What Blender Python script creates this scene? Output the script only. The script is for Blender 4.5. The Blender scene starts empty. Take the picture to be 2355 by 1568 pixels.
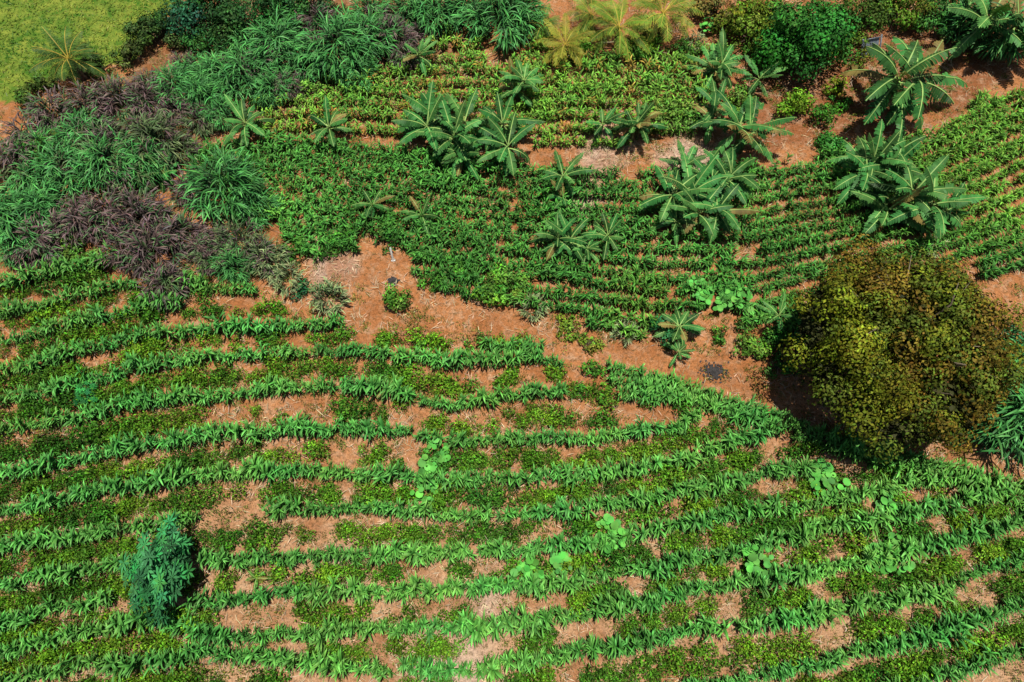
import bpy, math
import numpy as np
from mathutils import Vector
rng = np.random.default_rng(7)
PI = math.pi
# ------------------------------------------------------------------ camera & survey
H = 29.0; PITCH = math.radians(66); F = 1570.0
CP, SP = math.cos(PITCH), math.sin(PITCH)
def ray(x, y):
    u = (np.asarray(x, float)-1177.5)/F; v = (784-np.asarray(y, float))/F
    return np.stack([u+0*v, CP+v*SP, -SP+v*CP], -1)
def G(x, y, z=0.0):
    """plan position (metres) of a surveyed point standing at height z"""
    d = ray(x, y); t = (z-H)/d[..., 2]
    return np.stack([d[..., 0]*t, d[..., 1]*t, 0*t], -1)
def S(P, z=0.0):
    x, y = P[..., 0], P[..., 1]; dz = z-H
    f = np.maximum(y*CP-dz*SP, 1e-3)
    return np.stack([1177.5+F*x/f, 784-F*(y*SP+dz*CP)/f], -1)
def inpoly(p, poly):
    x, y = p[..., 0], p[..., 1]; c = np.zeros(x.shape, bool); n = len(poly)
    for i in range(n):
        x1, y1 = poly[i]; x2, y2 = poly[(i+1) % n]
        if y1 == y2: continue
        c ^= ((y1 > y) != (y2 > y)) & (x < (x2-x1)*(y-y1)/(y2-y1)+x1)
    return c
_tab = np.random.default_rng(3).random((256, 256))
def vnoise(x, y, s):
    x = x/s+1000; y = y/s+1000
    i = np.floor(x).astype(int); j = np.floor(y).astype(int); fx = x-i; fy = y-j
    fx = fx*fx*(3-2*fx); fy = fy*fy*(3-2*fy)
    t = lambda a, b: _tab[a % 256, b % 256]
    return (t(i, j)*(1-fx)+t(i+1, j)*fx)*(1-fy)+(t(i, j+1)*(1-fx)+t(i+1, j+1)*fx)*fy
def hgt(x, y):
    far = np.clip(1-(np.abs(x)+np.abs(y-20)-60)/60, 0, 1)
    return far*((vnoise(x, y, 5)-.5)*.35+(vnoise(x, y, 1.1)-.5)*.12+(vnoise(x, y, .45)-.5)*.06)
# ------------------------------------------------------------------ mesh helpers
def newmesh(name, V, Q, C=None, mats=(), mi=None):
    me = bpy.data.meshes.new(name)
    V = np.asarray(V, np.float32); Q = np.asarray(Q, np.int32)
    me.vertices.add(len(V)); me.vertices.foreach_set("co", V.ravel())
    me.loops.add(Q.size); me.loops.foreach_set("vertex_index", Q.ravel())
    me.polygons.add(len(Q)); me.polygons.foreach_set("loop_start", np.arange(len(Q), dtype=np.int32)*4)
    if mi is not None: me.polygons.foreach_set("material_index", np.asarray(mi, np.int32))
    if C is not None:
        a = me.attributes.new("tint", 'FLOAT_COLOR', 'POINT')
        a.data.foreach_set("color", np.c_[np.clip(C, 0, 1), np.ones(len(C))].astype(np.float32).ravel())
    me.update(calc_edges=True)
    for m in mats: me.materials.append(m)
    return me
def addobj(name, me, loc=(0, 0, 0), rot=0, sc=1.0):
    o = bpy.data.objects.new(name, me); bpy.context.scene.collection.objects.link(o)
    o.location = loc; o.rotation_euler = (0, 0, rot)
    o.scale = (sc, sc, sc) if np.isscalar(sc) else sc
    return o
class B:
    def __init__(s): s.V = []; s.Q = []; s.C = []; s.M = []; s.n = 0
    def add(s, V, Q, C, m=0):
        s.V.append(V); s.Q.append(Q+s.n); s.C.append(C); s.M.append(np.full(len(Q), m)); s.n += len(V); return s
    def get(s): return np.concatenate(s.V), np.concatenate(s.Q), np.concatenate(s.C), np.concatenate(s.M)
    def mesh(s, name, mats):
        V, Q, C, M = s.get(); return newmesh(name, V, Q, C, mats, M)
def inst(b, protos, P, rot, sc, tint, tilt=0.0, m=0):
    N = len(P); which = rng.integers(0, len(protos), N)
    for k, (V, Q, C, _) in enumerate(protos):
        w = np.where(which == k)[0]
        if not len(w): continue
        c, s_ = np.cos(rot[w]), np.sin(rot[w]); sc_ = sc[w]
        if sc_.ndim == 1: sc_ = np.repeat(sc_[:, None], 3, 1)
        v = V[None]*sc_[:, None, :]
        x = v[..., 0]*c[:, None]-v[..., 1]*s_[:, None]; y = v[..., 0]*s_[:, None]+v[..., 1]*c[:, None]; z = v[..., 2]
        if tilt:
            tx = rng.normal(0, tilt, len(w))[:, None]; ty = rng.normal(0, tilt, len(w))[:, None]; x = x+z*tx; y = y+z*ty
        out = np.stack([x, y, z], -1)+P[w][:, None, :]
        q = Q[None]+(np.arange(len(w))*len(V))[:, None, None]
        cc = C[None]*tint[w][:, None, :]
        b.add(out.reshape(-1, 3), q.reshape(-1, 4), cc.reshape(-1, 3), m)
    return b
def strips(base, az, el, L, droop, W, nseg, c0, c1, prof=None, twist=None):
    N = len(base); st = np.linspace(0, 1, nseg+1)
    if prof is None: prof = np.sin(PI*np.clip(st*.86+.14, 0, 1))**.8; prof[-1] = .06
    d = np.stack([np.cos(az), np.sin(az)], -1); sd = np.stack([-np.sin(az), np.cos(az), 0*az], -1)
    if twist is None: twist = rng.normal(0, .45, N)
    p = base.copy(); Vs = []; Cs = []
    for i, s in enumerate(st):
        a = el-droop*s
        if i:
            am = el-droop*(s-.5/nseg); hs = np.cos(am)*L/nseg
            p = p+np.stack([d[:, 0]*hs, d[:, 1]*hs, np.sin(am)*L/nseg], -1)
        nrm = np.stack([-d[:, 0]*np.sin(a), -d[:, 1]*np.sin(a), np.cos(a)], -1)
        side = sd*np.cos(twist)[:, None]+nrm*np.sin(twist)[:, None]
        w = (W*prof[i]*.5)[:, None]
        Vs += [p-side*w, p+side*w]; c = c0*(1-s)+c1*s; Cs += [c, c]
    V = np.stack(Vs, 1).reshape(-1, 3); C = np.stack(Cs, 1).reshape(-1, 3)
    k = 2*(nseg+1); q = np.array([[2*i, 2*i+1, 2*i+3, 2*i+2] for i in range(nseg)])
    Q = (q[None]+(np.arange(N)*k)[:, None, None]).reshape(-1, 4)
    return V, Q, C
def unit(v): return v/np.maximum(np.linalg.norm(v, axis=-1, keepdims=True), 1e-9)
def rhombi(P, Nn, L, W, C, fold=.12, T=None):
    N = len(P); Nn = unit(Nn)
    r = rng.normal(size=(N, 3)) if T is None else T
    t = unit(r-Nn*(r*Nn).sum(-1, keepdims=True)); b = np.cross(Nn, t)
    L = np.broadcast_to(L, (N,))[:, None]; W = np.broadcast_to(W, (N,))[:, None]
    V = np.stack([P-t*L/2, P+b*W/2+Nn*L*fold, P+t*L/2, P-b*W/2+Nn*L*fold], 1).reshape(-1, 3)
    return V, np.arange(4*N).reshape(-1, 4), np.repeat(C, 4, 0)
def tube(pts, rad, n=7, col=(.1, .07, .05)):
    pts = np.asarray(pts, float); rad = np.asarray(rad, float); m = len(pts)
    T = unit(np.gradient(pts, axis=0)); up = np.array([.31, .95, .05]) if abs(T[0][2]) > .5 else np.array([0, 0, 1.])
    a = np.arange(n)*2*PI/n; Vs = []
    for i in range(m):
        s = unit(np.cross(T[i], up)); u = np.cross(s, T[i])
        Vs.append(pts[i]+rad[i]*(np.cos(a)[:, None]*s+np.sin(a)[:, None]*u))
    V = np.concatenate(Vs); Q = []
    for i in range(m-1):
        for j in range(n): Q.append([i*n+j, i*n+(j+1) % n, (i+1)*n+(j+1) % n, (i+1)*n+j])
    C = np.array(col)*rng.uniform(.75, 1.25, (len(V), 1))
    return V, np.array(Q), C
def colvar(n, base, v=.2, hue=.08):
    return np.array(base)*rng.uniform(1-v, 1+v, (n, 1))*(1+rng.normal(0, hue, (n, 3)))
# ------------------------------------------------------------------ materials
def leafmat(name, rough=.42, trans=.22, spec=.4, sc=3.0):
    m = bpy.data.materials.new(name); m.use_nodes = True; nt = m.node_tree; N = nt.nodes; N.clear(); L = nt.links
    out = N.new('ShaderNodeOutputMaterial'); pr = N.new('ShaderNodeBsdfPrincipled'); tr = N.new('ShaderNodeBsdfTranslucent')
    mx = N.new('ShaderNodeMixShader'); at = N.new('ShaderNodeAttribute'); at.attribute_name = 'tint'
    ge = N.new('ShaderNodeNewGeometry'); no = N.new('ShaderNodeTexNoise'); no.inputs['Scale'].default_value = sc; no.inputs['Detail'].default_value = 0
    mr = N.new('ShaderNodeMapRange'); mr.inputs[1].default_value = .3; mr.inputs[2].default_value = .7; mr.inputs[3].default_value = .78; mr.inputs[4].default_value = 1.22
    mul = N.new('ShaderNodeVectorMath'); mul.operation = 'SCALE'
    L.new(ge.outputs['Position'], no.inputs['Vector']); L.new(no.outputs['Fac'], mr.inputs[0])
    L.new(at.outputs['Color'], mul.inputs[0]); L.new(mr.outputs[0], mul.inputs['Scale'])
    L.new(mul.outputs[0], pr.inputs['Base Color'])
    pr.inputs['Roughness'].default_value = rough; pr.inputs['Specular IOR Level'].default_value = spec
    if trans <= 0: L.new(pr.outputs[0], out.inputs[0]); return m
    yl = N.new('ShaderNodeVectorMath'); yl.operation = 'MULTIPLY'; yl.inputs[1].default_value = (1.5, 1.3, .5)
    L.new(mul.outputs[0], yl.inputs[0]); L.new(yl.outputs[0], tr.inputs['Color'])
    mx.inputs[0].default_value = trans; L.new(pr.outputs[0], mx.inputs[1]); L.new(tr.outputs[0], mx.inputs[2]); L.new(mx.outputs[0], out.inputs[0])
    return m
M_corn = leafmat("corn_leaf", .5, .08, .12); M_grass = leafmat("long_grass_leaf", .5, 0, .15)
M_bush = leafmat("bush_leaf", .55, 0, .08); M_ban = leafmat("banana_leaf", .5, .08, .15, 1.5)
M_straw = leafmat("dry_straw", .8, 0, .1); M_tree = leafmat("tree_leaf", .6, 0, .08, 1.2)
M_bark = leafmat("bark", .9, .0, .1, 8.0)
def ground_mat():
    m = bpy.data.materials.new("red_soil"); m.use_nodes = True; nt = m.node_tree; N = nt.nodes; L = nt.links
    pr = N['Principled BSDF']; ge = N.new('ShaderNodeNewGeometry'); at = N.new('ShaderNodeAttribute'); at.attribute_name = 'tint'
    def noise(s, d=6, r=.6, dist=0):
        n = N.new('ShaderNodeTexNoise'); n.inputs['Scale'].default_value = s; n.inputs['Detail'].default_value = d
        n.inputs['Roughness'].default_value = r; n.inputs['Distortion'].default_value = dist; L.new(ge.outputs['Position'], n.inputs['Vector']); return n
    def rng_(src, a, b, c, d):
        r = N.new('ShaderNodeMapRange'); r.inputs[1].default_value = a; r.inputs[2].default_value = b; r.inputs[3].default_value = c; r.inputs[4].default_value = d
        L.new(src, r.inputs[0]); return r.outputs[0]
    def mix(f, a, b, t='MIX'):
        x = N.new('ShaderNodeMix'); x.data_type = 'RGBA'; x.blend_type = t
        if isinstance(f, float): x.inputs[0].default_value = f
        else: L.new(f, x.inputs[0])
        for s, i in ((a, 6), (b, 7)):
            if isinstance(s, tuple): x.inputs[i].default_value = s
            else: L.new(s, x.inputs[i])
        return x.outputs[2]
    big = noise(.5, 4).outputs['Fac']; mid = noise(2.6, 6, .72, .3).outputs['Fac']; fin = noise(14, 5, .8, .4).outputs['Fac']
    c = mix(rng_(mid, .47, .63, 0, .6), at.outputs['Color'], (.50, .34, .22, 1))
    c = mix(rng_(big, .42, .62, .0, .6), c, (.27, .095, .03, 1))
    mid2 = noise(5.5, 4, .7).outputs['Fac']
    c = mix(rng_(mid2, .53, .64, .0, .7), c, (.11, .07, .025, 1))
    f = rng_(fin, .3, .7, .4, 1.55)
    sc = N.new('ShaderNodeVectorMath'); sc.operation = 'SCALE'; L.new(c, sc.inputs[0]); L.new(f, sc.inputs['Scale'])
    gl = noise(1.1, 6, .75, .5).outputs['Fac']
    gc = mix(rng_(gl, .38, .62, 0, 1), (.055, .15, .015, 1), (.25, .30, .045, 1))
    g2 = N.new('ShaderNodeVectorMath'); g2.operation = 'SCALE'; L.new(gc, g2.inputs[0]); L.new(rng_(fin, .3, .7, .6, 1.3), g2.inputs['Scale'])
    a2 = N.new('ShaderNodeAttribute'); a2.attribute_name = 'lawn'
    c3 = mix(a2.outputs['Fac'], sc.outputs[0], g2.outputs[0])
    L.new(c3, pr.inputs['Base Color']); pr.inputs['Roughness'].default_value = .95; pr.inputs['Specular IOR Level'].default_value = .1
    bp = N.new('ShaderNodeBump'); bp.inputs['Strength'].default_value = 1; bp.inputs['Distance'].default_value = .12
    L.new(mid, bp.inputs['Height']); L.new(bp.outputs[0], pr.inputs['Normal'])
    return m
# ------------------------------------------------------------------ ground
LAWN = [(-900, -200), (440, -200), (400, 30), (370, 75), (300, 120), (215, 165), (120, 190), (0, 218), (-900, 330)]
xs = np.concatenate([-np.geomspace(3000, 45, 14), np.arange(-42, 42, .22), np.geomspace(45, 3000, 14)])
ys = np.concatenate([-np.geomspace(3000, 15, 14), np.arange(-12, 52, .22), np.geomspace(55, 4000, 14)])
X, Y = np.meshgrid(xs, ys); X = X.ravel(); Y = Y.ravel()
Vg = np.stack([X, Y, hgt(X, Y)], -1); nx, ny = len(xs), len(ys)
I, J = np.meshgrid(np.arange(nx-1), np.arange(ny-1)); b0 = (J*nx+I).ravel()
Qg = np.stack([b0, b0+1, b0+nx+1, b0+nx], -1)
sp = S(Vg); jx = (vnoise(X, Y, 1.3)-.5)*80; jy = (vnoise(X+50, Y+9, 1.3)-.5)*80; spj = sp+np.stack([jx, jy], -1)
def blob(cx, cy, r): return np.clip(1.3-np.hypot((spj[:, 0]-cx), (spj[:, 1]-cy))/r, 0, 1)
orange = np.array([.43, .18, .07]); pale = np.array([.48, .275, .15]); red = np.array([.27, .105, .045]); pink = np.array([.55, .42, .34])
w = np.clip((spj[:, 1]-850)/450, 0, 1)[:, None]
col = orange*(1-w)+pale*w
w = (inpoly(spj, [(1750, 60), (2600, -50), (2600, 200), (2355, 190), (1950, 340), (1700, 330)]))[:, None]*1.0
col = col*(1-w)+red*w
for cx, cy, r in [(1400, 340, 60), (1590, 350, 80), (1340, 460, 50), (760, 630, 60), (1050, 1540, 150), (800, 1310, 60), (1130, 1390, 70)]:  # large bottom-centre blob paints glare opposite the sun; the rest is pale ground
    w = blob(cx, cy, r)[:, None]*.8; col = col*(1-w)+pink*w
front = (Vg[:, 1]*CP+H*SP > 5)
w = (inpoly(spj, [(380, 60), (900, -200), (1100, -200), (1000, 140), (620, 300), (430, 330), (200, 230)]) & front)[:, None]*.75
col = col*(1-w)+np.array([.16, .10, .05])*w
lawn = (inpoly(spj+np.stack([jx*-.5, jy*-.5], -1), LAWN) & front).astype(float)
far = (np.abs(X) > 45) | (Y > 52) | (Y < -12); lawn[far] = .8
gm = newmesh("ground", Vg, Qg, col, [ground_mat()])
a = gm.attributes.new("lawn", 'FLOAT', 'POINT'); a.data.foreach_set("value", lawn.astype(np.float32))
gm.polygons.foreach_set("use_smooth", np.ones(len(Qg), bool))
addobj("ground", gm)
# ------------------------------------------------------------------ prototypes
def corn_proto(h, n, L0, W0, c0, c1, spread=.6, e0=.85, e1=1.35):
    i = np.arange(n); z = .04+h*.72*(i/n)**1.05
    az = (i % 2)*PI+rng.normal(0, spread, n); base = np.stack([np.zeros(n), np.zeros(n), z], -1)
    L = L0*rng.uniform(.7, 1.2, n)*(1-.3*(i/n)**3)
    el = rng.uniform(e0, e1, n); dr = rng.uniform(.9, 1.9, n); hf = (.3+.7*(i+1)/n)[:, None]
    C0 = colvar(n, c0, .25, .06)*hf; C1 = colvar(n, c1, .38, .08)*hf  # leaf bases and lower leaves tinted darker: painted shade for contrast
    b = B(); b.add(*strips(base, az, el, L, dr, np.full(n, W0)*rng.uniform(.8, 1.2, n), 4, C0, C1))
    b.add(*strips(np.zeros((1, 3)), np.array([0.]), np.array([PI/2]), np.array([h*.8]), np.array([0.]), np.array([.04]), 1, np.array([c0]), np.array([c0])))
    return b.get()
def bush_proto(n, r, hz, leaf, c):
    u = unit(rng.normal(size=(n, 3))); u[:, 2] = np.abs(u[:, 2]); rad = rng.uniform(.3, 1.12, n)**.6
    lump = 1+.35*np.sin(u[:, 0]*5+rng.uniform(0, 6))*np.cos(u[:, 1]*5+rng.uniform(0, 6))
    P = u*(rad*lump)[:, None]*np.array([r, r, hz])+np.array([0, 0, .04])
    nr = u*.6+np.array([0, 0, .6])+rng.normal(0, .55, (n, 3))
    C = colvar(n, c, .55, .12)*(0.08+1.15*rad[:, None]**2)*(.55+.6*u[:, 2:3])  # inner and low leaves darker, top lighter: shading painted into the tint
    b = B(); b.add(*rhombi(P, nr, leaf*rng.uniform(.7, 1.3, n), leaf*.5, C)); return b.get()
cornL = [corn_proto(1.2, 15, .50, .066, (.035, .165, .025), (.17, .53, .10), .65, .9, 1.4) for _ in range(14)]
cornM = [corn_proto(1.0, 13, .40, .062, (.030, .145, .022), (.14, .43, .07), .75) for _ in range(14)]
bush = [bush_proto(170, .44, .48, .115, (.085, .215, .016)) for _ in range(16)]
weed = [bush_proto(14, .16, .10, .06, (.11, .19, .028)) for _ in range(8)]
def path(pts, z, step):
    p = np.array(pts, float); t = np.r_[0, np.cumsum(np.hypot(*np.diff(p, axis=0).T))]
    tt = np.linspace(0, t[-1], max(8, int(t[-1]/12)))
    q = np.stack([np.interp(tt, t, p[:, 0]), np.interp(tt, t, p[:, 1])], -1)
    k = np.ones(7)/7; qp = np.pad(q, ((3, 3), (0, 0)), mode='reflect', reflect_type='odd'); q = np.stack([np.convolve(qp[:, i], k, 'valid') for i in (0, 1)], -1)
    Wd = G(q[:, 0], q[:, 1], z); s = np.r_[0, np.cumsum(np.linalg.norm(np.diff(Wd, axis=0), axis=1))]
    ss = np.arange(0, s[-1], step); P = np.stack([np.interp(ss, s, Wd[:, i]) for i in range(3)], -1)
    d = np.gradient(P, axis=0) if len(P) > 1 else np.array([[1., 0, 0]])
    return P, np.arctan2(d[:, 1], d[:, 0])
def onground(P): P = P.copy(); P[:, 2] = hgt(P[:, 0], P[:, 1]); return P
# ------------------------------------------------------------------ lower field rows
R = [
 [(-120, 680), (0, 650), (150, 615), (275, 590)],
 [(-120, 745), (0, 715), (150, 680), (300, 648), (400, 660), (585, 662)],
 [(-120, 815), (0, 780), (200, 735), (340, 702), (420, 700)],
 [(-120, 895), (0, 860), (200, 803), (340, 770), (560, 750), (785, 742)],
 [(-120, 950), (0, 920), (250, 868), (350, 835), (600, 812), (800, 800), (950, 820), (1050, 832), (1130, 822), (1290, 826)],
 [(-120, 1015), (0, 985), (250, 942), (400, 915), (600, 898), (800, 878), (900, 888), (1000, 925), (1080, 925), (1180, 900), (1300, 893)],
 [(-120, 1110), (0, 1085), (300, 1030), (500, 998), (800, 985), (930, 990), (1010, 1015), (1200, 1010), (1400, 1005), (1550, 985), (1620, 950)],
 [(-120, 1200), (0, 1172), (250, 1122), (450, 1095), (600, 1080), (800, 1085), (1000, 1105), (1200, 1097), (1400, 1090), (1550, 1060), (1650, 1030), (1780, 985)],
 [(-120, 1280), (0, 1252), (200, 1228), (430, 1192), (620, 1168), (800, 1165), (1000, 1187), (1200, 1180), (1400, 1160), (1600, 1125), (1750, 1090), (1900, 1060)],
 [(-120, 1365), (0, 1340), (330, 1290), (600, 1285), (800, 1275), (1000, 1275), (1200, 1265), (1450, 1230), (1700, 1180), (1900, 1155), (2100, 1110), (2180, 1100)],
 [(-120, 1460), (0, 1425), (250, 1378), (450, 1385), (700, 1360), (1000, 1355), (1250, 1345), (1500, 1300), (1700, 1262), (1900, 1215), (2100, 1175), (2300, 1130)],
 [(-120, 1540), (0, 1495), (200, 1450), (350, 1425), (500, 1470), (800, 1452), (1100, 1440), (1400, 1400), (1600, 1350), (1900, 1310), (2200, 1240), (2480, 1160)],
 [(-120, 1620), (0, 1575), (200, 1525), (500, 1500), (700, 1520), (900, 1535), (1100, 1530), (1350, 1500), (1600, 1450), (1800, 1425), (2000, 1385), (2150, 1360), (2480, 1230)],
 [(-120, 1700), (300, 1620), (700, 1620), (1100, 1625), (1500, 1590), (1800, 1545), (2100, 1470), (2300, 1400), (2480, 1330)],
 [(-120, 1800), (700, 1720), (1100, 1725), (1500, 1690), (1800, 1645), (2100, 1580), (2480, 1450)],
]
extra = [[(1110, 788), (1180, 792), (1245, 802)], [(1400, 848), (1550, 880), (1700, 925), (1800, 965), (2000, 1025), (2200, 1078), (2355, 1125), (2480, 1165)],
 [(1400, 872), (1550, 899), (1700, 946), (1800, 990), (2000, 1052), (2200, 1108), (2355, 1158), (2480, 1198)],
 [(1430, 905), (1600, 922), (1720, 962)]]
gaps = [(450, 1190, 610, 1150), (340, 1330, 455, 1260), (255, 1420, 440, 1350), (320, 690, 430, 640), (1295, 840, 1310, 800)]
cl = B(); PP = []; AA = []
for k, r in enumerate(R+extra):
    P, az = path(r, .5, .1); PP.append(P); AA.append(az)
P = np.concatenate(PP); az = np.concatenate(AA)
sv = S(P, .5); keep = rng.random(len(P)) < .95
for x1, y1, x2, y2 in gaps: keep &= ~((sv[:, 0] > x1) & (sv[:, 0] < x2) & (sv[:, 1] < y1) & (sv[:, 1] > y2))
keep &= vnoise(P[:, 0]+77, P[:, 1], .7) > .06
P, az = P[keep], az[keep]; nrm = np.stack([-np.sin(az), np.cos(az), 0*az], -1)
P = onground(P+nrm*(rng.normal(0, .055, (len(P), 1))+(vnoise(P[:, 0], P[:, 1]+40, .9)[:, None]-.5)*.25))
sz = rng.uniform(.6, 1.15, len(P))*(.70+.5*vnoise(P[:, 0], P[:, 1], 1.3))
t = colvar(len(P), (1, 1, 1), .16, .04)*(1+.35*(vnoise(P[:, 0], P[:, 1], 4)-.5))[:, None]
t = t*(1+(vnoise(P[:, 0]+5, P[:, 1], 2.2)[:, None]-.4)*np.array([.6, .12, 0]))
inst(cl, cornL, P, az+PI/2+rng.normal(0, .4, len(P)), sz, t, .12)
addobj("corn_rows", cl.mesh("corn_rows", [M_corn]))
def yat(r, x):
    p = np.array(r, float); return np.interp(x, p[:, 0], p[:, 1], left=np.nan, right=np.nan)
bb = B(); BP = []
xsamp = np.arange(-120, 2480, 13.)
edge = lambda x: np.interp(x, [-200, 300, 600, 780, 1000, 1300, 1400, 1750, 2000, 2480], [600, 640, 690, 745, 765, 800, 880, 965, 1075, 1180])
for k in range(len(R)-1):
    for x in xsamp:
        y1, y2 = yat(R[k], x), yat(R[k+1], x)
        if np.isnan(y2): continue
        if np.isnan(y1):
            y1 = edge(x)
            if y2-y1 < 34: continue
            lines = [y2-38] if y2-y1 < 90 else [y2-36, y2-62] if y2-y1 < 130 else [y2-36, y2-64, y2-105]
        else:
            g = y2-y1
            lines = [y1+g*.57] if g < 66 else [y1+g*.46, y1+g*.68]
        for yy in lines: BP.append((x+rng.normal(0, 7), yy+rng.normal(0, 6)))
BP = np.array(BP); P = G(BP[:, 0], BP[:, 1], .2)
n1 = vnoise(P[:, 0], P[:, 1], 1.0)*.55+vnoise(P[:, 0]+9, P[:, 1], .45)*.45
dens = np.interp(BP[:, 0], [0, 450, 700, 1200, 1500, 2355], [1.1, .98, .80, .74, .82, .92])
dens = np.where((BP[:, 1] < 975) & (BP[:, 1] > 905) & (BP[:, 0] > 450), .48, dens)
dens = np.where((BP[:, 1] > 1250) & (BP[:, 0] > 450) & (BP[:, 0] < 1300), .60, dens)
kp = (n1 < .2+dens*.5) & (rng.random(len(P)) < .80); P = onground(P[kp]); bx = BP[kp]
sz = rng.uniform(.5, 1.15, (len(P)))*(1.15-.3*vnoise(P[:, 0]+2, P[:, 1], 3))
sz = np.stack([sz, sz, sz*rng.uniform(.8, 1.4, len(sz))], -1)
yel = vnoise(P[:, 0]+31, P[:, 1]+4, 1.4)[:, None]
t = colvar(len(P), (1, 1, 1), .3, .08)*(.9+(yel-.45)*np.array([[1.3, .8, .2]]))
lf = (np.clip(1-bx[:, 0]/700, 0, 1)[:, None]); t = t*(1-.22*lf)
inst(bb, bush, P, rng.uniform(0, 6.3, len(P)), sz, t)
addobj("bean_bushes", bb.mesh("bean_bushes", [M_bush]))
# ------------------------------------------------------------------ upper corn fields
def field(T, Bt, n, poly, z, protos, tint, step, name, mat, szr=(.7, 1.15), jit=None, rot=.8):
    T = np.array(T, float); Bt = np.array(Bt, float); xx = np.arange(T[0, 0], T[-1, 0], 15.)
    GT = G(xx, np.interp(xx, T[:, 0], T[:, 1]), z); GB = G(xx, np.interp(xx, Bt[:, 0], Bt[:, 1]), z)
    Ps = []; As = []
    for k in range(n+1):
        W = GT+(GB-GT)*((k+rng.normal(0, .06))/n); s = np.r_[0, np.cumsum(np.linalg.norm(np.diff(W, axis=0), axis=1))]
        ss = np.arange(rng.uniform(0, step), s[-1], step); P = np.stack([np.interp(ss, s, W[:, i]) for i in range(3)], -1); d = np.gradient(P, axis=0)
        P[:, 1] += (vnoise(P[:, 0], P[:, 1]*.3, 3.5)-.5)*.5+(vnoise(P[:, 0]+3, P[:, 1], .8)-.5)*.18
        Ps.append(P); As.append(np.arctan2(d[:, 1], d[:, 0]))
    P = np.concatenate(Ps); az = np.concatenate(As); sv = S(P, z)+(np.stack([vnoise(P[:, 0], P[:, 1], 1.), vnoise(P[:, 0]+7, P[:, 1]+7, 1.)], -1)-.5)*40
    k = inpoly(sv, poly) & (rng.random(len(P)) < .95) & (vnoise(P[:, 0]+7, P[:, 1], .7) > .12); P, az, sv = P[k], az[k], sv[k]
    j = np.interp(sv[:, 0], *(jit or ([0, 1], [.08, .08])))[:, None]
    nr = np.stack([-np.sin(az), np.cos(az), 0*az], -1); P = onground(P+nr*rng.normal(0, 1, (len(P), 1))*j)
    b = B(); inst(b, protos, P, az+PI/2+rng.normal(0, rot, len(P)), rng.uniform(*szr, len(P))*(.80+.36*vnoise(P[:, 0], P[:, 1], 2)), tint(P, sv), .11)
    addobj(name, b.mesh(name, [mat])); return P
MID = [(450, 320), (700, 312), (900, 325), (1200, 365), (1480, 392), (1650, 400), (1850, 345), (2050, 320), (2150, 290), (2355, 195), (2520, 130), (2520, 700), (2300, 640), (2200, 600), (1950, 640), (1850, 740), (1750, 760), (1650, 690), (1500, 750), (1380, 750), (1250, 705), (1000, 660), (935, 610), (930, 560), (830, 535), (840, 585), (700, 575), (620, 520), (450, 410), (420, 350)]
def tm(P, sv):
    t = colvar(len(P), (1, 1, 1), .25, .05)*(.70+.55*vnoise(P[:, 0], P[:, 1], 2.5))[:, None]; w = np.clip((sv[:, 0]-1850)/350, 0, 1)*np.clip((600-sv[:, 1])/120, 0, 1)
    w = np.maximum(w, .6*np.clip((vnoise(P[:, 0], P[:, 1], 3)-.55)*5, 0, 1)*np.clip((sv[:, 1]-400)/100, 0, 1)); w = w[:, None]
    return t*(1-w)+t*w*np.array([1.9, 1.3, 1.0])
field([(200, 285), (900, 318), (1300, 350), (1700, 345), (1950, 320), (2150, 275), (2500, 120)], [(200, 560), (700, 620), (1000, 690), (1400, 760), (1750, 770), (1950, 715), (2150, 665), (2500, 560)], 14, MID, .5, cornM, tm, .11, "corn_field", M_corn, jit=([400, 1000, 1600, 2355], [.12, .09, .045, .03]))
UP = [(600, 235), (720, 190), (860, 150), (960, 120), (1010, 80), (1100, 80), (1130, 135), (1175, 140), (1240, 85), (1400, 112), (1690, 95), (1640, 200), (1580, 310), (1400, 318), (1230, 325), (1000, 318), (600, 308)]
def tu(P, sv):
    w = (vnoise(P[:, 0], P[:, 1], 1.5)*.7+.35)[:, None]; t = colvar(len(P), (1, 1, 1), .25, .08)
    r = (rng.random(len(P)) < .06)[:, None]
    return np.where(r, t*np.array([5, 1.0, 1.2]), t*(1.0+w*np.array([1.6, .6, .2])))
field([(500, 60), (1000, 50), (1700, 60)], [(500, 320), (1000, 328), (1700, 322)], 10, UP, .5, cornM, tu, .11, "maize_field", M_corn, jit=([0, 1], [.06, .06]))
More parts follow.
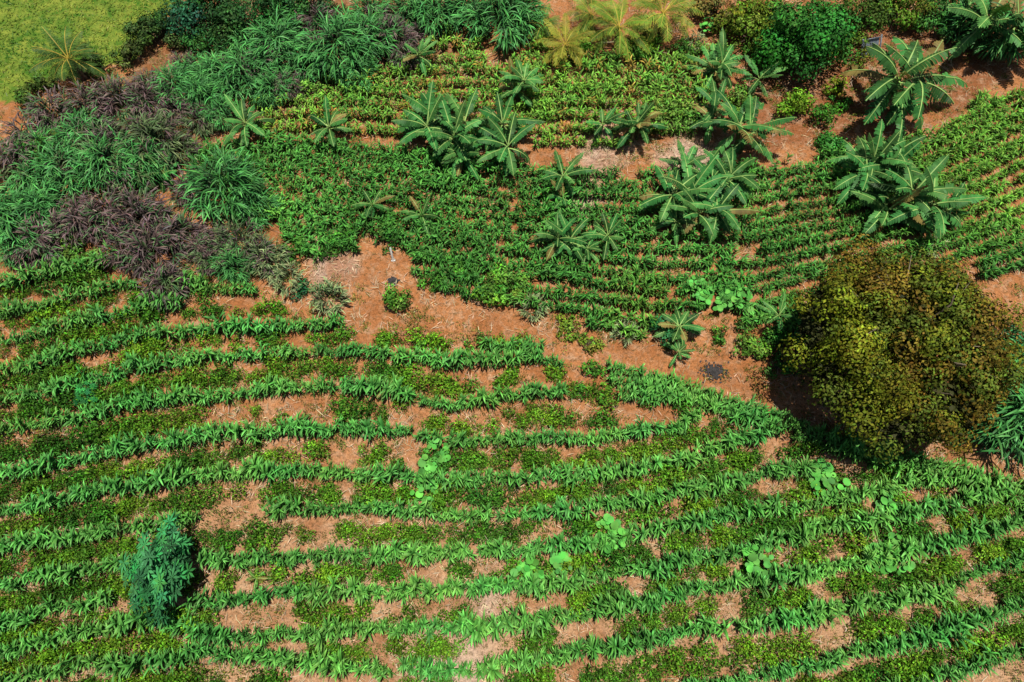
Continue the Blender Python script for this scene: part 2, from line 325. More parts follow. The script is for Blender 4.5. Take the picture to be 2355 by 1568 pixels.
# ------------------------------------------------------------------ elephant grass
def egrass(h, r, canes, c0, c1, mixc=None, lw=.05):
    n = canes; a = rng.uniform(0, 2*PI, n); q = rng.random(n)**.5
    lean = q*.8+rng.normal(0, .08, n); hh = h*rng.uniform(.75, 1.05, n)*(1-.25*q); bx = np.stack([np.cos(a)*q*r*.35, np.sin(a)*q*r*.35, 0*a], -1)
    dv = np.stack([np.cos(a)*np.sin(lean), np.sin(a)*np.sin(lean), np.cos(lean)], -1)
    m = 10; f = np.linspace(.3, 1, m); base = (bx[:, None]+dv[:, None]*(hh[:, None]*f[None])[..., None]).reshape(-1, 3)
    N = n*m; az = np.repeat(a, m)+rng.normal(0, .7, N)
    el = rng.uniform(.45, 1.2, N)-np.repeat(lean, m)*.3; dr = rng.uniform(.8, 1.9, N)
    L = h*.36*rng.uniform(.7, 1.2, N); hf = np.tile(f, n)[:, None]; kk = np.repeat(rng.uniform(.6, 1.35, n), m)[:, None]
    C0 = colvar(N, c0, .25, .08); C1 = colvar(N, c1, .4, .1)
    if mixc is not None:
        w = (np.repeat(rng.random(n), m) < mixc[0]); C0[w] = colvar(w.sum(), mixc[1], .25); C1[w] = colvar(w.sum(), mixc[2], .25)
    C0 = C0*(.1+.9*hf)*kk; C1 = C1*(.1+.9*hf)*kk  # tint falls off towards the ground, shade inside the clump put into colour
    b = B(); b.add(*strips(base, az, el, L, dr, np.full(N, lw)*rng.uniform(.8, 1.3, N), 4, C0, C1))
    b.add(*strips(bx, a, PI/2-lean, hh, 0*a, np.full(n, .04), 2, np.tile((.06, .08, .03), (n, 1)), np.tile((.07, .1, .04), (n, 1)))); return b
g0, g1 = (.022, .115, .025), (.12, .42, .10); p0, p1 = (.036, .023, .024), (.24, .165, .15)
EG = [egrass(2.0, 1.5, 78, g0, g1).mesh("elephant_grass", [M_grass]) for _ in range(5)]
EP = [egrass(1.9, 1.5, 72, p0, p1, (.25, (.03, .08, .025), (.14, .28, .10))).mesh("purple_elephant_grass", [M_grass]) for _ in range(5)]
EX = [egrass(1.9, 1.5, 72, (.03, .065, .02), (.19, .27, .11), (.3, p0, p1)).mesh("mixed_elephant_grass", [M_grass]) for _ in range(4)]
EY = [egrass(1.3, 1.2, 30, (.08, .16, .05), (.42, .48, .22), None, .055).mesh("spiky_grass", [M_grass]) for _ in range(3)]
def put(kind, name, x, y, rpx, z=1.0, ref=1.75, zs=1.0):
    P = G(x, y, z); dist = math.sqrt(P[0]**2+P[1]**2+(H-z)**2); r = rpx*dist/F*.98; s = r/ref
    me = kind[int(rng.integers(len(kind)))]
    return addobj(name, me, (P[0], P[1], float(hgt(P[0], P[1]))), rng.uniform(0, 6.28), (s, s, s*zs*rng.uniform(.9, 1.15)))
for x, y, r in [(640, 100, 72), (700, 130, 56), (780, 110, 84), (850, 85, 62), (590, 85, 55), (1150, 45, 84), (1080, 20, 62), (1000, 15, 70), (940, 10, 55), (1200, 10, 64), (460, 210, 52), (560, 165, 66), (490, 160, 56), (620, 195, 50), (400, 190, 50), (520, 430, 88), (580, 465, 56), (490, 375, 40), (100, 340, 54), (190, 300, 54), (150, 380, 64), (250, 375, 70), (60, 400, 48), (90, 470, 56), (30, 500, 64), (20, 560, 38),
                (530, 600, 50), (2325, 960, 110), (2330, 900, 90), (2300, 70, 75), (820, 160, 48), (330, 370, 56), (-60, 480, 80), (2430, 960, 90), (500, 250, 40), (440, 150, 45), (640, 45, 50), (560, 100, 50), (850, 15, 50), (2230, 50, 50)]:
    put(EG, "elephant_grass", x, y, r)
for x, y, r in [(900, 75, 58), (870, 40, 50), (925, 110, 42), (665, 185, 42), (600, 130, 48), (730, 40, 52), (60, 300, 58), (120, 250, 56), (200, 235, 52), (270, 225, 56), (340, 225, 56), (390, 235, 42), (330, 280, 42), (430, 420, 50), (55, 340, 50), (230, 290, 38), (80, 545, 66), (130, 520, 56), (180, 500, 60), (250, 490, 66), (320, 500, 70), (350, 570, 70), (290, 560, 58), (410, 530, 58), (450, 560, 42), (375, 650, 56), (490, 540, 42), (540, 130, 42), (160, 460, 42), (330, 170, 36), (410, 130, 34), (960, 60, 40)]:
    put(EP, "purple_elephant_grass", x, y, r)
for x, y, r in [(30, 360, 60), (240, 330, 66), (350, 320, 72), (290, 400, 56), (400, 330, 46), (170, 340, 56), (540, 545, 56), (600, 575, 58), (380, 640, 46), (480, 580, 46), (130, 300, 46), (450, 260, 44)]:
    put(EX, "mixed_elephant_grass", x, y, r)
for x, y, r in [(660, 635, 45), (755, 680, 52), (1225, 700, 42), (620, 600, 45), (1440, 760, 40), (1600, 85, 30), (2150, 560, 30)]:
    put(EY, "spiky_grass", x, y, r, .6, 1.3)
# ------------------------------------------------------------------ banana plants & palms
def pinnate(b, base, az, el, L, droop, hw, nl, cr, cl_, fill=.96, sweep=.25, hang=.35, prof=None, tip=None, ribw=.05, tap=(.45, .6), tear=0):
    st = np.linspace(0, 1, nl+1); p = np.array(base, float); d = np.array([math.cos(az), math.sin(az)]); sd = np.array([-d[1], d[0], 0])
    pts = [p.copy()]; tg = []
    for i in range(nl):
        a = el-droop*(st[i]+.5/nl); t = np.array([d[0]*math.cos(a), d[1]*math.cos(a), math.sin(a)]); p = p+t*L/nl; pts.append(p.copy()); tg.append(t)
    pts = np.array(pts); tg = np.array(tg+[tg[-1]]); V = []; Q = []; C = []
    for s in (-1, 1):
        hj = 0; sh = rng.uniform(.8, 1.2) if tear else 1
        for i in range(nl):
            f = (st[i]+.5/nl); pr = prof(f)
            if pr <= .03: continue
            t = tg[i]; n = np.cross(t, sd*1.0); n = n if n[2] > 0 else -n
            if tear == 0 or rng.random() < tear: hj = rng.normal(0, .22 if tear else .14)
            hg = hang+hj; dv = sd*s*math.cos(hg)-n*math.sin(hg)+t*sweep; dv /= np.linalg.norm(dv)
            w = hw*pr*rng.uniform(.8, 1.1); seg = L/nl*fill/2; c = pts[i]+(pts[i+1]-pts[i])*.5
            o = len(V); mid = c+dv*w*.6; endp = c+dv*w-np.array([0, 0, w*.12])
            V += [c-t*seg, c+t*seg, mid-t*seg*.98, mid+t*seg, endp-t*seg*tap[0], endp+t*seg*tap[1]]; Q += [[o, o+1, o+3, o+2], [o+2, o+3, o+5, o+4]]
            cc = np.array(cl_)*rng.uniform(.85, 1.15)*sh; ce = cc if tip is None else cc*.4+np.array(tip)*.6
            C += [cc*1.1, cc*1.1, cc, cc, ce, ce]
    b.add(np.array(V), np.array(Q), np.array(C))
    n2 = np.array([0, 0, .012]); V = []; C = []
    for i in range(nl+1):
        w = ribw*(1-.75*st[i]); V += [pts[i]-sd*w/2+n2, pts[i]+sd*w/2+n2]; C += [cr, cr]
    b.add(np.array(V), np.array([[2*i, 2*i+1, 2*i+3, 2*i+2] for i in range(nl)]), np.array(C, float))
bprof = lambda f: max(0., min(1, f*6-.6))*(1-max(0, (f-.6)/.4)**2.4)
def banana(stems, h, L, c=(.032, .155, .034), spread=.5):
    b = B()
    for s in range(stems):
        a = rng.uniform(0, 6.28); bx = np.array([math.cos(a), math.sin(a), 0])*(spread*rng.uniform(.4, 1) if stems > 1 else 0)
        hh = h*rng.uniform(.6, 1.1); top = bx*1.5+np.array([rng.normal(0, .1), rng.normal(0, .1), hh])
        b.add(*tube([bx, bx*.6+top*.4, top], [.13, .11, .07], 8, (.10, .12, .045)), 1)
        n = int(rng.integers(10, 14)); a0 = rng.uniform(0, 6.28)
        for i in range(n):
            az = a0+i*2.399+rng.normal(0, .3); old = i/n; el = 1.0-old*.75+rng.normal(0, .18); LL = L*rng.uniform(.65, 1.12)
            cc = np.array(c)*rng.uniform(.55, 1.7)*np.array([1+rng.random()*.8, 1, 1])
            if rng.random() < .08: cc = np.array([.22, .17, .05])
            pinnate(b, top-np.array([0, 0, old*.3]), az, el, LL, .75+old*.5+rng.normal(0, .25), L*.125, 20, (.30, .46, .13), cc, rng.uniform(.88, .99), .34, .12+rng.random()*.4, bprof, None, .06, (.75, .85), .5)
    return b
BAN = [(555, 262, 64, 1), (745, 280, 64, 1), (1010, 250, 92, 2), (1075, 275, 88, 2), (1040, 330, 60, 2), (1170, 290, 84, 2), (1195, 195, 60, 2), (1385, 275, 46, 1), (1470, 285, 58, 2), (1290, 385, 66, 1), (1300, 440, 50, 1), (1640, 235, 64, 2), (1665, 145, 66, 2), (1745, 165, 52, 1), (1580, 360, 62, 1),
       (1575, 430, 90, 2), (1640, 470, 84, 2), (1560, 500, 50, 1), (1735, 300, 82, 2), (1700, 370, 74, 2), (1640, 400, 60, 1), (2090, 180, 112, 2), (1995, 360, 86, 2), (2090, 350, 78, 2), (2130, 440, 90, 2), (2040, 440, 82, 2), (2190, 470, 56, 1), (1305, 520, 66, 2), (1400, 525, 60, 1), (1350, 560, 46, 1),
       (850, 455, 50, 1), (965, 475, 48, 1), (370, 380, 46, 1), (960, 120, 46, 1), (1580, 755, 66, 2), (2300, 25, 92, 2), (2240, 5, 66, 1), (1800, 715, 48, 1), (1560, 800, 36, 1)]
for x, y, r, s in BAN:
    L = 1.9; b = banana(s, 1.35, L); me = b.mesh("banana_plant", [M_ban, M_bark])
    put([me], "banana_plant", x, y+6, r, 1.6*r/75, 1.72)
for x, y, r in [(882, 890, 42), (585, 1325, 30)]:
    put([banana(1, .5, 1.0, (.06, .24, .035)).mesh("young_banana_plant", [M_ban, M_bark])], "young_banana_plant", x, y, r, .5, .95)
pprof = lambda f: max(0., min(1, f*4-.5))*(1-max(0, (f-.5)/.5)**1.6*.75)
def palm(h, L, c, tip, nf=15):
    b = B(); top = np.array([.1, .05, h]); b.add(*tube([(0, 0, 0), (.05, 0, h*.5), top], [.2, .15, .12], 9, (.13, .10, .07)), 1)
    for i in range(nf):
        old = i/nf; k = rng.uniform(.6, 1.3)
        pinnate(b, top, i*2.399+rng.normal(0, .15), 1.2-old*.9, L*rng.uniform(.7, 1.1), .9+old*.6, L*.22, 26, (.44, .34, .06), np.array(c)*k, .6, .8, .35, pprof, np.array(tip)*k, .05)
    return b
for x, y, r, c, tp in [(1430, 50, 78, (.15, .27, .03), (.50, .40, .05)), (1530, 35, 85, (.17, .28, .035), (.55, .42, .06)), (1305, 85, 62, (.26, .28, .035), (.62, .42, .06)), (1365, 12, 60, (.13, .24, .03), (.40, .34, .05)), (1250, 30, 45, (.08, .18, .03), (.25, .28, .05))]:
    put([palm(1.2, 2.0, c, tp, 20).mesh("yellow_palm", [M_ban, M_bark])], "yellow_palm", x, y, r, 1.6, 1.8)
put([palm(1.2, 1.7, (.06, .13, .025), (.09, .16, .035), 24).mesh("palm_tree", [M_ban, M_bark])], "palm_tree", 165, 135, 66, 1.4, 1.6)
# ------------------------------------------------------------------ broadleaf trees & shrubs
def crown(b, lobes, nper, leaf, colf, inner=.5, jit=.35):
    for (cx, cy, cz, r, cc) in lobes:
        n = int(nper*r*r); u = unit(rng.normal(size=(n, 3)))
        ok = u[:, 2] > -.45; u = u[ok]; n = len(u)
        bump = 1+.2*np.sin(u[:, 0]*6+cx*3)*np.sin(u[:, 1]*6+cy*3)+.12*np.sin(u[:, 2]*9+cz)+rng.normal(0, .06, n)
        dp = rng.random(n)**2; rad = r*bump*(1-dp*(1-inner)); P = u*rad[:, None]*np.array([1, 1, .85])+np.array([cx, cy, cz])
        nr = u+np.array([0, 0, .25])+rng.normal(0, jit, (n, 3)); C = colf(n, cc)*(.2+.85*(rad/r)[:, None])*(.65+.45*u[:, 2:3])  # lobe shading painted into leaf colour: darker inside and below
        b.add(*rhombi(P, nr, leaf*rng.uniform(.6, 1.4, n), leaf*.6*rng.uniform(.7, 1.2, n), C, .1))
def tree(R, hz, nl, c, leaf=.16, nper=500, zc=None, lr=.36, cv=.4):
    b = B(); zc = zc or hz*.6; lobes = []; st = rng.uniform(.8, 1.15, 2)
    for i in range(nl):
        u = unit(rng.normal(size=3)); u[2] = abs(u[2])*.9-.2; q = rng.uniform(.4, 1.0) if i else 0
        cc = np.array(c)*rng.uniform(1-cv, 1+cv)*(1+rng.normal(0, .12, 3)); lobes.append((u[0]*q*R*st[0], u[1]*q*R*st[1], zc+u[2]*q*(hz-zc)*1.2, R*lr*rng.uniform(.45, 1.25), cc))
    crown(b, lobes, nper, leaf, lambda n, cc: colvar(n, cc, .35, .1), .45)
    b.add(*tube([(0, 0, -.1), (.03*R, 0, zc*.4), (0, .02*R, zc)], [R*.08+.03, R*.055+.02, R*.03+.01], 8), 1)
    for l in lobes[:12]: b.add(*tube([(0, 0, zc*.35), (l[0]*.5, l[1]*.5, zc*.5+l[2]*.2), (l[0], l[1], l[2])], [R*.035+.01, R*.022+.008, .01], 5), 1)
    return b
SH = [ # x y rpx height-ratio colour name
 (440, 40, 52, 1.2, (.04, .17, .07), "round_tree"), (540, 60, 62, 1.3, (.03, .09, .022), "dark_tree"), (490, 10, 60, 1.2, (.03, .11, .025), "dark_tree"), (620, 20, 60, 1.2, (.03, .12, .026), "dark_tree"), (700, 5, 55, 1.1, (.04, .13, .035), "dark_tree"),
 (330, 85, 40, 1.2, (.05, .10, .025), "shrub"), (290, 125, 34, 1.1, (.07, .10, .025), "shrub"), (230, 150, 30, 1, (.07, .12, .025), "shrub"), (370, 55, 36, 1, (.03, .09, .022), "shrub"), (60, 215, 30, .8, (.08, .14, .025), "shrub"), (100, 190, 26, .8, (.07, .12, .025), "shrub"),
 (1730, 70, 66, 1.2, (.14, .21, .022), "yellow_green_tree"), (1850, 110, 105, 1.2, (.04, .19, .028), "mango_tree"), (1790, 60, 60, 1.2, (.05, .19, .026), "mango_tree"), (1900, 60, 60, 1.1, (.045, .18, .025), "mango_tree"), (1830, 242, 40, 1, (.16, .34, .025), "citrus_tree"), (1925, 205, 32, 1, (.20, .29, .024), "citrus_tree"), (1895, 262, 34, 1, (.07, .23, .024), "citrus_tree"), (1935, 240, 24, 1, (.06, .2, .024), "citrus_tree"),
 (1990, 45, 58, 1.1, (.06, .12, .018), "dark_tree"), (2060, 25, 58, 1.1, (.12, .22, .022), "yellow_green_tree"), (1650, 20, 50, 1, (.17, .13, .033), "brown_shrub"), (1690, 50, 45, 1, (.14, .17, .028), "brown_shrub"), (1950, 110, 45, 1.1, (.13, .22, .022), "yellow_green_tree"), (2130, 40, 45, 1, (.05, .19, .028), "shrub"), (2180, 20, 48, 1, (.05, .19, .033), "shrub"),
 (1620, 15, 30, 1, (.09, .2, .033), "shrub"), (1545, 255, 50, .7, (.13, .27, .04), "shrub"), (1700, 235, 45, .9, (.13, .27, .04), "shrub"), (1600, 270, 36, .7, (.10, .22, .033), "shrub"), (1350, 95, 40, .7, (.11, .24, .022), "shrub"), (1480, 100, 40, .7, (.12, .24, .022), "shrub"), (1240, 250, 35, .6, (.12, .24, .033), "shrub"),
 (905, 690, 42, .8, (.11, .29, .035), "castor_bush"), (1145, 650, 62, .6, (.11, .28, .03), "shrub"), (1060, 610, 45, .6, (.08, .24, .03), "shrub"), (1000, 640, 36, .6, (.08, .24, .03), "shrub"), (1530, 750, 44, .9, (.045, .21, .06), "shrub"), (1725, 800, 44, .8, (.11, .25, .03), "shrub"), (1720, 740, 30, .8, (.08, .2, .03), "shrub"), (1660, 770, 26, .7, (.08, .2, .025), "shrub"),
 (2255, 985, 55, .9, (.03, .18, .06), "shrub"), (2350, 790, 45, .8, (.04, .18, .06), "shrub"), (1360, 850, 34, .8, (.08, .23, .025), "shrub"), (1385, 905, 30, .8, (.11, .26, .025), "shrub"), (1330, 900, 24, .7, (.08, .23, .025), "shrub"), (110, 345, 40, 1.3, (.09, .23, .03), "shrub"), (1920, 335, 40, .7, (.05, .22, .035), "shrub"), (1860, 760, 45, .6, (.05, .16, .025), "shrub"), (1800, 830, 40, .6, (.05, .16, .025), "shrub"), (1780, 770, 40, .6, (.06, .18, .025), "shrub"), (1830, 700, 36, .6, (.06, .18, .025), "shrub"),
 (140, 560, 45, .6, (.10, .22, .03), "shrub"), (210, 600, 35, .6, (.09, .2, .03), "shrub"), (450, 640, 35, .6, (.09, .2, .03), "shrub"), (695, 660, 28, .6, (.035, .17, .06), "shrub"), (750, 655, 24, .6, (.04, .18, .05), "shrub"), (895, 520, 50, .6, (.05, .17, .025), "shrub"), (775, 545, 45, .6, (.06, .19, .025), "shrub"), (680, 560, 40, .6, (.06, .19, .025), "shrub"),
 (1310, 745, 40, .3, (.17, .29, .03), "shrub"), (1350, 775, 34, .3, (.17, .29, .03), "shrub"), (960, 795, 22, .7, (.10, .26, .025), "shrub"), (1075, 800, 20, .8, (.10, .26, .025), "shrub"), (880, 785, 26, .7, (.10, .26, .025), "shrub"),
 (760, 40, 45, 1, (.035, .12, .03), "shrub"), (400, 95, 30, .9, (.07, .12, .03), "shrub"), (470, 95, 40, 1, (.04, .13, .03), "shrub"), (1250, 70, 34, .8, (.07, .18, .03), "shrub"), (1570, 110, 32, .7, (.08, .21, .03), "shrub"), (1800, 130, 40, 1, (.09, .26, .03), "mango_tree"), (1740, 120, 36, .9, (.09, .22, .03), "shrub"),
]
for x, y, rp, hr, c, nm in SH:
    z = rp/F*36*.6; P = G(x, y, z); dist = math.sqrt(P[0]**2+P[1]**2+(H-z)**2); Rm = rp*dist/F*.95
    nl = int(min(34, 12+Rm*9)); me = tree(Rm, Rm*hr*1.15, nl, c, .13+.02*Rm, 600 if Rm > 1.3 else 900, Rm*hr*.5, .34).mesh(nm, [M_tree, M_bark])
    addobj(nm, me, (P[0], P[1], float(hgt(P[0], P[1]))), rng.uniform(0, 6))
# big olive tree
zc = 4.0; P = G(2083, 788, zc); b = B(); lobes = []; sc_ = math.sqrt(P[0]**2+P[1]**2+(H-zc)**2)/F; RX = 210*sc_
for i in range(140):
    a = i*2.39996; q = math.sqrt((i+.5)/140)*.95*rng.uniform(.88, 1.10); x, y = q*math.cos(a)*RX, q*math.sin(a)*RX*.97
    z = zc+2.2*math.sqrt(max(0, 1-min(1, q*q)))+rng.normal(0, .45)-1.0
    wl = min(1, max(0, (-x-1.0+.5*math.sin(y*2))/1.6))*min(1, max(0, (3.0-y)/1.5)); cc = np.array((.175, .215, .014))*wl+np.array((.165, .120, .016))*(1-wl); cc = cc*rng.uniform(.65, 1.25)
    rr = rng.random()
    if rr < .35: cc = np.array((.095, .135, .016))
    elif rr < .50: cc = np.array((.14, .17, .014))
    lobes.append((x+rng.normal(0, .2), y+rng.normal(0, .2), z+.4*wl, rng.uniform(.35, .95), cc))
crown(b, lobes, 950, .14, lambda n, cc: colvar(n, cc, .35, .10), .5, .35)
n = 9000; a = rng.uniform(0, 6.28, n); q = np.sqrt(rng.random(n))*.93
pos = np.stack([q*np.cos(a)*RX, q*np.sin(a)*RX, zc-1.3+1.9*np.sqrt(1-q*q)+rng.normal(0, .35, n)], -1); b.add(*rhombi(pos, rng.normal(0, .5, (n, 3))+np.array([0, 0, 1]), .26, .16, colvar(n, (.04, .045, .012), .3)))  # inner leaf layer coloured dark to paint the shade inside the crown
b.add(*tube([(.1, -.1, -.2), (0, 0, 1.2), (.05, .1, 2.4)], [.42, .32, .26], 12, (.12, .09, .065)), 1)
for i in range(22):
    l = lobes[int(rng.integers(100))]; m = (l[0]*.45, l[1]*.45, 3.2); j = rng.normal(0, .3, 2)
    b.add(*tube([(0, 0, 1.6), m, (l[0]*.8+j[0], l[1]*.8+j[1], l[2]+.2), (l[0]*1.0, l[1]*1.0, l[2]+.75)], [.14, .08, .035, .012], 6, (.24, .19, .13)), 1)
addobj("large_shade_tree", b.mesh("large_shade_tree", [M_tree, M_bark]), (P[0], P[1], 0))
def palmate(n, Rx, hz, c, lf=.17):
    b = B(); u = unit(rng.normal(size=(n, 3))); u[:, 2] = u[:, 2]*.7+.3; r = rng.uniform(.5, 1.15, n)*(1+.25*np.sin(u[:, 0]*7)*np.sin(u[:, 1]*7+1))
    ctr = u*r[:, None]*np.array([Rx, Rx, hz*.5])+np.array([0, 0, hz*.55]); nr = unit(u*.5+np.array([0, 0, .9])+rng.normal(0, .3, (n, 3)))
    t = unit(np.cross(nr, rng.normal(size=(n, 3)))); s = np.cross(nr, t); col = colvar(n, c, .6, .12)*(.3+.8*(ctr[:, 2:3]/hz))
    for k in range(7):
        a = k*2*PI/7.6; d = t*math.cos(a)+s*math.sin(a); b.add(*rhombi(ctr+d*lf*.5-np.array([0, 0, .02]), nr, lf, lf*.27, col*rng.uniform(.85, 1.15, (n, 1)), .05, d))
    for k in range(9):
        a = rng.uniform(0, 6.3); b.add(*tube([(0, 0, 0), (math.cos(a)*Rx*.3, math.sin(a)*Rx*.3, hz*.5), (math.cos(a)*Rx*.6, math.sin(a)*Rx*.6, hz*.85)], [.05, .035, .015], 5, (.12, .1, .07)), 1)
    return b
P = G(378, 1315, 1.5); addobj("cassava_shrub", palmate(300, .92, 2.8, (.035, .19, .055), .29).mesh("cassava_shrub", [M_bush, M_bark]), (P[0], P[1], 0), 0, (.98, 1.5, 1))
P = G(200, 905, .5); addobj("cassava_shrub", palmate(60, .5, 1.0, (.03, .2, .05), .17).mesh("cassava_shrub", [M_bush, M_bark]), (P[0], P[1], 0))
def squash(n, r, c=(.10, .36, .06)):
    b = B(); a = rng.uniform(0, 6.28, n); q = np.sqrt(rng.random(n))*r; R_ = rng.uniform(.09, .18, n); z = rng.uniform(.25, .7, n)
    ang = np.arange(8)*PI/4; tx, ty = rng.normal(0, .3, n), rng.normal(0, .3, n); C = colvar(n, c, .35, .09)
    vx = q[:, None]*np.cos(a)[:, None]+R_[:, None]*np.cos(ang); vy = q[:, None]*np.sin(a)[:, None]+R_[:, None]*np.sin(ang)
    vz = z[:, None]+R_[:, None]*(np.cos(ang)*tx[:, None]+np.sin(ang)*ty[:, None]); V = np.stack([vx, vy, vz], -1).reshape(-1, 3)
    Q = (np.array([[0, 1, 2, 3], [0, 3, 4, 7], [4, 5, 6, 7]])[None]+(np.arange(n)*8)[:, None, None]).reshape(-1, 4)
    b.add(V, Q, np.repeat(C, 8, 0)); return b
for x, y, r in [(1640, 690, 42), (1690, 685, 40), (1740, 715, 30), (1600, 670, 30), (1005, 1045, 30), (985, 1075, 20), (975, 1130, 28), (1900, 1115, 38), (2035, 1150, 22), (1400, 1230, 38), (2050, 1275, 40), (2010, 1290, 30), (1740, 1290, 32), (1215, 1325, 32), (1290, 1300, 22), (1880, 1090, 25), (1630, 60, 28)]:
    P = G(x, y, .3); rr = r*33/F*.9; addobj("squash_plant", squash(int(12+rr*rr*60), rr).mesh("squash_plant", [M_bush]), (P[0], P[1], float(hgt(P[0], P[1]))))
# ------------------------------------------------------------------ weeds, lawn, straw
def scatter(n, x0=-28, x1=28, y0=-10, y1=40): return np.stack([rng.uniform(x0, x1, n), rng.uniform(y0, y1, n), np.zeros(n)], -1)
wb = B(); P = scatter(50000); sv = S(P); n1 = vnoise(P[:, 0]+3, P[:, 1], 1.2)*.5+vnoise(P[:, 0], P[:, 1], .5)*.5
k = (n1 > np.where(sv[:, 1] > 870, .47, .57)) & ~inpoly(sv, LAWN); P = onground(P[k])
t = colvar(len(P), (1, 1, 1), .35, .12)*(1+vnoise(P[:, 0], P[:, 1], 2)[:, None]*np.array([.5, .1, 0]))
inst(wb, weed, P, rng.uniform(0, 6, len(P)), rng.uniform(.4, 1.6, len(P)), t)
for pts in [[(945, 728), (1030, 738), (1095, 760)], [(950, 755), (1010, 765), (1080, 775)]]:
    Pp, _ = path(pts, .05, .28); inst(wb, weed, onground(Pp), rng.uniform(0, 6, len(Pp)), rng.uniform(.9, 1.3, len(Pp)), np.ones((len(Pp), 3))*1.1)
addobj("weeds", wb.mesh("weeds", [M_bush]))
lb = B(); P = scatter(60000, -45, -8, 18, 50); k = inpoly(S(P), LAWN); P = onground(P[k]); n = len(P); w = np.clip((vnoise(P[:, 0], P[:, 1], 2.2)*.6+vnoise(P[:, 0], P[:, 1], .7)*.4-.3)*2.5, 0, 1)[:, None]
C = colvar(n, (.06, .16, .015), .3, .08)*(1-w)+colvar(n, (.25, .31, .04), .25, .08)*w
lb.add(*strips(P, rng.uniform(0, 6.28, n), rng.uniform(.4, 1.2, n), rng.uniform(.12, .3, n), rng.uniform(.4, 1.2, n), np.full(n, .05), 2, C*.8, C)); addobj("lawn_grass", lb.mesh("lawn_grass", [M_grass]))
sb = B(); P = scatter(90000); sv = S(P); n1 = vnoise(P[:, 0]+13, P[:, 1]+5, .8)*.6+vnoise(P[:, 0]+1, P[:, 1]+2, .35)*.4
th = np.where(sv[:, 1] > 950, .44, .60)
for cx, cy, r in [(1400, 340, 80), (1590, 350, 90), (1340, 460, 60), (750, 630, 70), (1700, 440, 50), (1900, 60, 60)]: th = np.where(np.hypot(sv[:, 0]-cx, sv[:, 1]-cy) < r, .3, th)
k = (n1 > th) & ~inpoly(sv, LAWN); P = onground(P[k]); n = len(P); P[:, 2] += rng.uniform(.01, .14, n)
C = colvar(n, (.56, .44, .29), .4, .07)
sb.add(*strips(P, rng.uniform(0, 6.28, n), rng.normal(.1, .3, n), rng.uniform(.15, .5, n), rng.normal(.2, .4, n), rng.uniform(.012, .03, n), 2, C, C)); addobj("straw_litter", sb.mesh("straw_litter", [M_straw]))
# ------------------------------------------------------------------ small things
def simple(name, c, rough=.6, metal=0):
    m = bpy.data.materials.new(name); m.use_nodes = True; N = m.node_tree.nodes; L = m.node_tree.links; pr = N['Principled BSDF']
    n = N.new('ShaderNodeTexNoise'); n.inputs['Scale'].default_value = 9; n.inputs['Detail'].default_value = 6; cr = N.new('ShaderNodeValToRGB')
    cr.color_ramp.elements[0].position = .35; cr.color_ramp.elements[1].position = .65
    cr.color_ramp.elements[0].color = (*[v*.6 for v in c], 1); cr.color_ramp.elements[1].color = (*[min(1, v*1.15) for v in c], 1)
    L.new(n.outputs['Fac'], cr.inputs[0]); L.new(cr.outputs[0], pr.inputs['Base Color']); pr.inputs['Roughness'].default_value = rough; pr.inputs['Metallic'].default_value = metal; return m
M_ash = simple("charcoal_ash", (.05, .045, .045), .9); M_white = simple("white_paint", (.75, .74, .7)); M_metal = simple("galvanised_metal", (.22, .26, .3), .5, .3)
for x, y, r in [(1640, 857, 24), (905, 650, 10)]:
    P = G(x, y); rr = r*33/F; b = B(); n = 320; a = rng.uniform(0, 6.28, n); q = np.abs(rng.normal(0, .5, n))*rr
    pos = np.stack([q*np.cos(a)*1.2, q*np.sin(a), .03+.06*np.exp(-q/rr*2)], -1); pos[:, 2] += hgt(pos[:, 0]+P[0], pos[:, 1]+P[1]); b.add(*rhombi(pos, rng.normal(0, .25, (n, 3))+np.array([0, 0, 1]), rng.uniform(.06, .16, n), .09, np.full((n, 3), .03)))
    addobj("ash_pile", b.mesh("ash_pile", [M_ash]), (P[0], P[1], 0))
def box(b, c, s):
    c = np.array(c); s = np.array(s)/2; V = np.array([[x, y, z] for x in (-1, 1) for y in (-1, 1) for z in (-1, 1)])*s+c
    b.add(V, np.array([[0, 1, 3, 2], [4, 6, 7, 5], [0, 4, 5, 1], [2, 3, 7, 6], [0, 2, 6, 4], [1, 5, 7, 3]]), np.full((8, 3), .7))
b = B(); b.add(*tube([(0, 0, 0), (0, 0, .4), (.02, 0, .8), (.02, 0, .85)], [.06, .055, .05, .02], 10)); box(b, (0, 0, .03), (.2, .14, .06)); P = G(905, 600)
o = addobj("white_marker_post", b.mesh("white_marker_post", [M_white]), (P[0], P[1], float(hgt(P[0], P[1]))-.02)); o.rotation_euler = (-.35, -.1, 0)
b = B(); n = 10; V = []
for i in range(n*2):
    for z in (0, 1.0): V.append((i*.055-.55, .03*(i % 2), z))
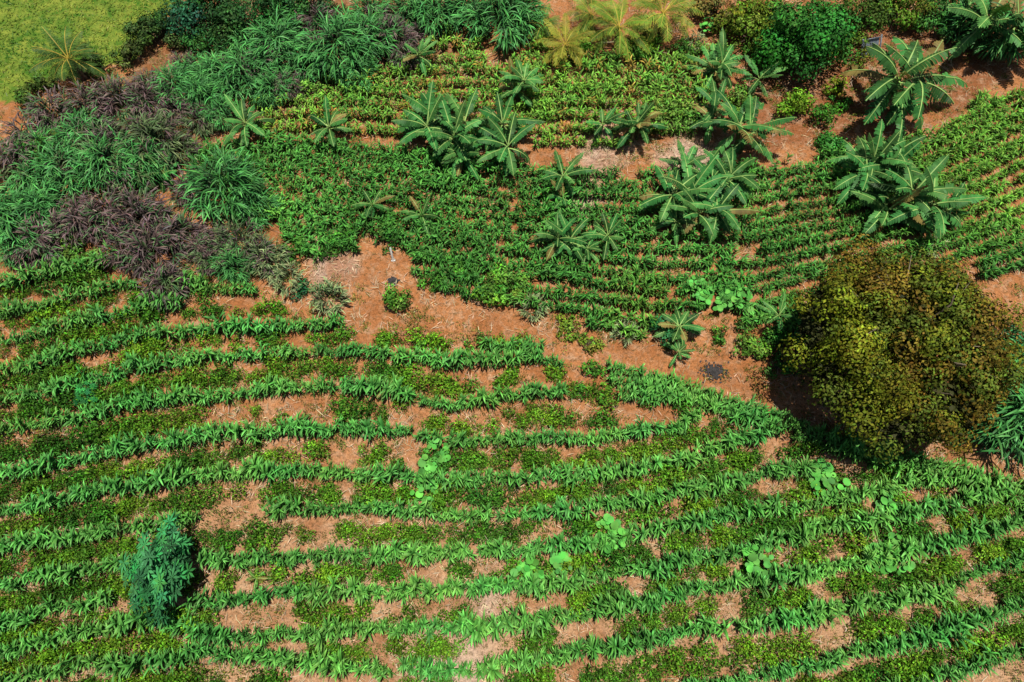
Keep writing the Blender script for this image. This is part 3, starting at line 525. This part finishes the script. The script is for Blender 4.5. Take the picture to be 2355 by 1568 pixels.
b.add(np.array(V), np.array([[2*i, 2*i+2, 2*i+3, 2*i+1] for i in range(n*2-1)]), np.full((len(V), 3), .4)); box(b, (-.6, -.05, .55), (.06, .06, 1.1)); box(b, (.55, -.05, .55), (.06, .06, 1.1)); box(b, (0, -.06, .98), (1.1, .05, .05))
P = G(2000, 130); o = addobj("corrugated_metal_panel", b.mesh("corrugated_metal_panel", [M_metal]), (P[0], P[1], 0), .25); o.rotation_euler = (-.6, 0, .25)
b = B()
for i in range(5):
    x = rng.uniform(-1, 1); y = rng.uniform(-.6, .6); b.add(*tube([(x-1.2, y, .35), (x, y+.1, .42), (x+1.3, y+.25*rng.normal(), .38)], [.03, .03, .02], 6, (.4, .33, .2)))
for i in range(4): b.add(*tube([(i*.8-1.2, 0, 0), (i*.8-1.2, .05, .6)], [.035, .03], 6, (.4, .33, .2)))
P = G(1460, 118); addobj("bamboo_poles", b.mesh("bamboo_poles", [M_straw]), (P[0], P[1], 0))
# ------------------------------------------------------------------ camera, light, world
sc = bpy.context.scene
cam = bpy.data.cameras.new("camera"); co = bpy.data.objects.new("camera", cam); sc.collection.objects.link(co)
cam.lens = 24; cam.sensor_width = 36; cam.clip_end = 8000; co.location = (0, 0, H); co.rotation_euler = (PI/2-PITCH, 0, 0); sc.camera = co
d = Vector(ray(1060, 1560)).normalized()
sun = bpy.data.lights.new("sun", 'SUN'); sun.energy = 5; sun.angle = math.radians(.5); sun.color = (1, .95, .85)
so = bpy.data.objects.new("sun", sun); sc.collection.objects.link(so); so.rotation_euler = d.to_track_quat('-Z', 'Y').to_euler(); so.location = (0, 0, 60)
w = bpy.data.worlds.new("World"); sc.world = w; w.use_nodes = True; nt = w.node_tree
sky = nt.nodes.new('ShaderNodeTexSky'); sky.sky_type = 'NISHITA'; sky.sun_disc = False
sd = -d; sky.sun_elevation = math.asin(sd.z); sky.sun_rotation = math.atan2(sd.x, sd.y)
nt.links.new(sky.outputs[0], nt.nodes['Background'].inputs[0]); nt.nodes['Background'].inputs[1].default_value = .05
sc.view_settings.view_transform = 'Standard'; sc.view_settings.look = 'None'; sc.view_settings.exposure = 0
print("faces", sum(len(m.polygons) for m in bpy.data.meshes))
